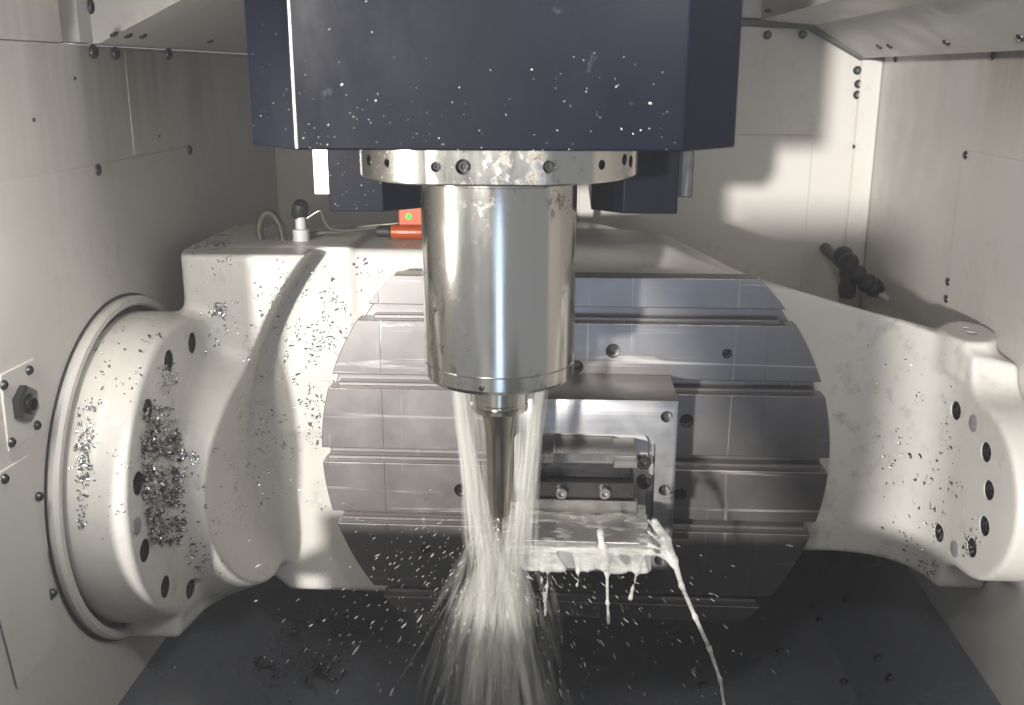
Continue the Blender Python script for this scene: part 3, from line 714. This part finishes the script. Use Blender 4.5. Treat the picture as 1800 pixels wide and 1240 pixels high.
# fine flecks stuck to the navy head and the flange
bm = bmesh.new()
for i in range(120):
    q = (rng.uniform(525, 1195), 268-abs(rng.normal(0, 90))-3)
    if q[1] < 0: continue
    chip_bm(bm, PY(*q, -.4004), (0, -1, 0), rng.uniform(.0003, .0011)*(1 if rng.random() < .88 else 2))
for i in range(26):
    t = rng.random(); p = np.array([-.217+(-.049)*t, -.40+.05*t, rng.uniform(.41, .52)])+np.array([-.7, -.7, 0])*.0004; chip_bm(bm, p, (-.7, -.7, 0), rng.uniform(.0004, .0011))
for i in range(110):
    a = rng.uniform(math.radians(195), math.radians(275)); p = np.array([SX+fr*1.002*math.cos(a), max(SY+fr*1.002*math.sin(a), SY-.1179), rng.uniform(.375, .403)]); chip_bm(bm, p, (math.cos(a), math.sin(a), 0), rng.uniform(.0004, .0011))
for i in range(30): chip_bm(bm, (rng.uniform(-.256, -.204), -.1305, rng.uniform(.325, .39)), (0, -1, 0), rng.uniform(.0004, .0011))
tag(link('metal_flecks', bm, M['fleck'], None, 180), 'tiny bright metal flecks stuck to the navy milling head', 'metal flecks', kind='stuff')
# heaps of chips lying in the dark trough below the table
bm = bmesh.new()
for i in range(800):
    cx, cy, rx, ry = [(525, 1110, 75, 65), (600, 1100, 60, 60), (450, 1165, 55, 40), (560, 1180, 60, 40)][i % 4]
    a = rng.uniform(0, 6.28); k = abs(rng.normal())*.55; q = (cx+rx*k*math.cos(a), cy+ry*k*math.sin(a)); p = PZ(*q, -.40)
    zf = max(-.455, -.37-.085*(p[0]+.40)/.24) if p[0] < -.16 else -.455
    p = PZ(*q, zf+.002+.008*max(0, 1-k)); chip_bm(bm, p, (rng.normal()*.5, rng.normal()*.5, 1), rng.uniform(.003, .007))
tag(link('chip_heap', bm, M['dark_steel'], None, 180), 'dark heap of tangled metal chips in the trough below the table', 'chip heap', kind='stuff')

# ================================================================== COOLANT
tip = np.array([SX, SY, -.008])
bm = bmesh.new()
def strand(bm, pts, r, seg=5): tube([tuple(p) for p in pts], r, seg, bm, False)
for i in range(640):          # jets from the ring round the spindle nose down to the tip
    u_ = rng.random(); a = (math.pi+rng.normal()*.46) if u_ < .5 else (rng.normal()*.52 if u_ < .97 else rng.uniform(.5, 2.6))
    r0 = .043+rng.normal()*.003; r1 = .021+rng.normal()*.007; da = rng.normal()*.10; z1 = -.012+rng.normal()*.012
    t0 = 0 if rng.random() < .5 else rng.uniform(0, .7); t1 = min(1, t0+rng.uniform(.3, 1)); pts = []
    for k in range(7):
        t = t0+(t1-t0)*k/6; r = r0+(r1-r0)*(t**1.15); aa = a+da*t
        pts.append([SX+r*math.cos(aa)+rng.normal()*.0002, SY+r*math.sin(aa)+rng.normal()*.0002, .1775+(z1-.1775)*t])
    w = rng.uniform(.0005, .0022); strand(bm, pts, [w*(.5 if k in (0, 6) else 1)*(.7+.5*k/6) for k in range(7)])
tag(link('coolant_jets', bm, M['jet'], None, 180), 'milky coolant jets streaming from the spindle nose down to the cutter', 'coolant jet', kind='stuff')
bm = bmesh.new()
for i in range(640):          # the falling curtain below the cutter
    fine = i % 5 < 2
    a = rng.normal()*.16-.03; y0 = rng.normal()*.016; x0_ = rng.normal()*.012; L = rng.uniform(.04, .16); s_ = rng.uniform(0, .22)*rng.random()**.6; vy_ = rng.normal()*.12
    p0_ = tip+np.array([x0_+s_*math.sin(a), y0-.012+s_*vy_, .035-s_]); d = np.array([math.sin(a), vy_, -1.0])
    n = 5; pts = [p0_+d*L*k/(n-1) for k in range(n)]
    w = rng.uniform(.0005, .0016) if fine else rng.uniform(.002, .0065); strand(bm, pts, [w*.1, w*.8, w, w*.75, w*.05], 6)
tag(link('coolant_spray', bm, M['spray'], None, 180), 'pale curtain of coolant falling below the cutter into the dark', 'coolant spray', kind='stuff')
# splash and runs over the workpiece
P2 = lambda x, y, Y=-.228: PY(x, y, Y)
runs = [[(1150, 915, -.20), (1172, 950, -.225), (1185, 985, -.235), (1198, 1030, -.24), (1222, 1085, -.245), (1247, 1140, -.25), (1266, 1195, -.255), (1275, 1255, -.26)],
        [(1064, 975, -.228), (1067, 1010, -.230), (1068, 1060, -.230), (1070, 1095, -.230)],
        [(1063, 960, -.228), (1066, 990, -.229), (1059, 1000, -.230)],
        [(1118, 978, -.228), (1122, 1000, -.229), (1112, 1035, -.229), (1108, 1052, -.229)],
        [(1130, 975, -.228), (1118, 995, -.229)],
        [(1015, 978, -.228), (1016, 1005, -.229), (1014, 1030, -.23)],
        [(957, 978, -.228), (952, 1020, -.23), (959, 1080, -.23)],
        [(966, 978, -.228), (962, 1030, -.23), (958, 1082, -.23)],
        [(1055, 935, -.226), (1058, 960, -.229), (1064, 975, -.229)]]
for yy_, Yy in ((915, -.19), (935, -.205), (955, -.22), (972, -.227)):
    runs.append([(1140, yy_, Yy), (1165, yy_+(985-yy_)*.45, -.23), (1184, 992, -.236)])
radii = [[.006, .0075, .0065, .0042, .0040, .0038, .0032, .0030], [.0045, .0030, .0028, .0036], [.005, .004, .004], [.004, .0025, .0022, .0048], [.003, .003], [.003, .0018, .0026], [.003, .0018, .001], [.003, .0018, .002], [.007, .0055, .004]]+[[.003, .0028, .003]]*4
caps = []
for rn, rd in zip(runs, radii):
    pts = [P2(*q) for q in rn]
    for a, b_, ra, rb_ in zip(pts, pts[1:], rd, rd[1:]): caps.append((a, b_, ra*.54, rb_*.54))
blobs = [(rng.uniform(wx0, wx1-.006), rng.uniform(-.222, -.125), rng.uniform(.002, .0055)) for _ in range(40)]
def splash(x, y, z):
    wob = .0012*np.sin(x*90+y*70)*np.sin(y*210-x*30+1)+.0006*np.sin(x*300+2)*np.sin(y*380)+.0004*np.sin(y*700+x*60)
    top = sd_box(x, y, z, (wx0-.002, -.228, -.0125), (wx1-.001, -.118, -.0088), .001)-.0008-wob*.6
    front = sd_box(x, y, z, (wx0-.001, -.2272, -.036), (wx1-.001, -.2262, -.0105), .0004)-.0006-.0013*np.sin(x*150+z*90+1)*np.sin(x*63+2)
    d = smin(top, front, .004)
    for bx, by, br in blobs: d = smin(d, np.sqrt((x-bx)**2+(y-by)**2+((z+.010)*1.6)**2)-br, .005)
    for a, b_, ra, rb_ in caps: d = smin(d, sd_cap(x, y, z, a, b_, ra, rb_), .004)
    return d
V, Q = surface_nets(splash, (-.10, -.285, -.215), (.18, -.10, .012), .0021)
tag(link('coolant_splash', np_mesh('coolant_splash', V, Q), M['coolant'], None, 180), 'milky coolant sheet pouring over the workpiece with long runs dripping down', 'coolant splash', kind='stuff')
# flying drops, stretched along their path
bm = bmesh.new()
for i in range(1300):
    side = -1 if rng.random() < .5 else 1
    ang = rng.uniform(-.3, 1.15)*side if rng.random() < .75 else rng.uniform(-1.5, 1.5); dist = rng.uniform(.03, .36)*rng.random()**.35; y = rng.uniform(-.30, -.06)
    c = tip+np.array([math.sin(ang)*dist*1.05, 0, -math.cos(ang)*dist*.85]); c[1] = y
    if c[2] > .0: continue
    d = Vector((math.sin(ang)*.9, rng.normal()*.2, -math.cos(ang)-.25)).normalized(); s = rng.uniform(.0002, .0007)*(1 if rng.random() < .86 else 2.0); L = s*rng.uniform(2.0, 6.5)
    lathe([(0, -L), (s*.7, -L*.5), (s, 0), (s*.65, L*.55), (0, L)], c, d, 6, bm)
tag(link('coolant_drops', bm, M['drop'], None, 180), 'flying coolant drops scattered below and beside the cutter', 'coolant drops', kind='stuff')

# ================================================================== COOLANT MIST IN THE AIR
hm = bpy.data.materials.new('mist'); hm.use_nodes = True; nt = hm.node_tree; nt.nodes.remove(nt.nodes['Principled BSDF'])
pv = nt.nodes.new('ShaderNodeVolumePrincipled'); pv.inputs['Color'].default_value = (.93, .95, 1, 1); pv.inputs['Density'].default_value = .042; pv.inputs['Anisotropy'].default_value = 0
nt.links.new(pv.outputs[0], nt.nodes['Material Output'].inputs['Volume'])
tag(link('haze', box((-2.3, -4.3, -1.97), (2.3, .9, 1.1)), hm), 'thin coolant mist filling the air', 'haze', kind='stuff')
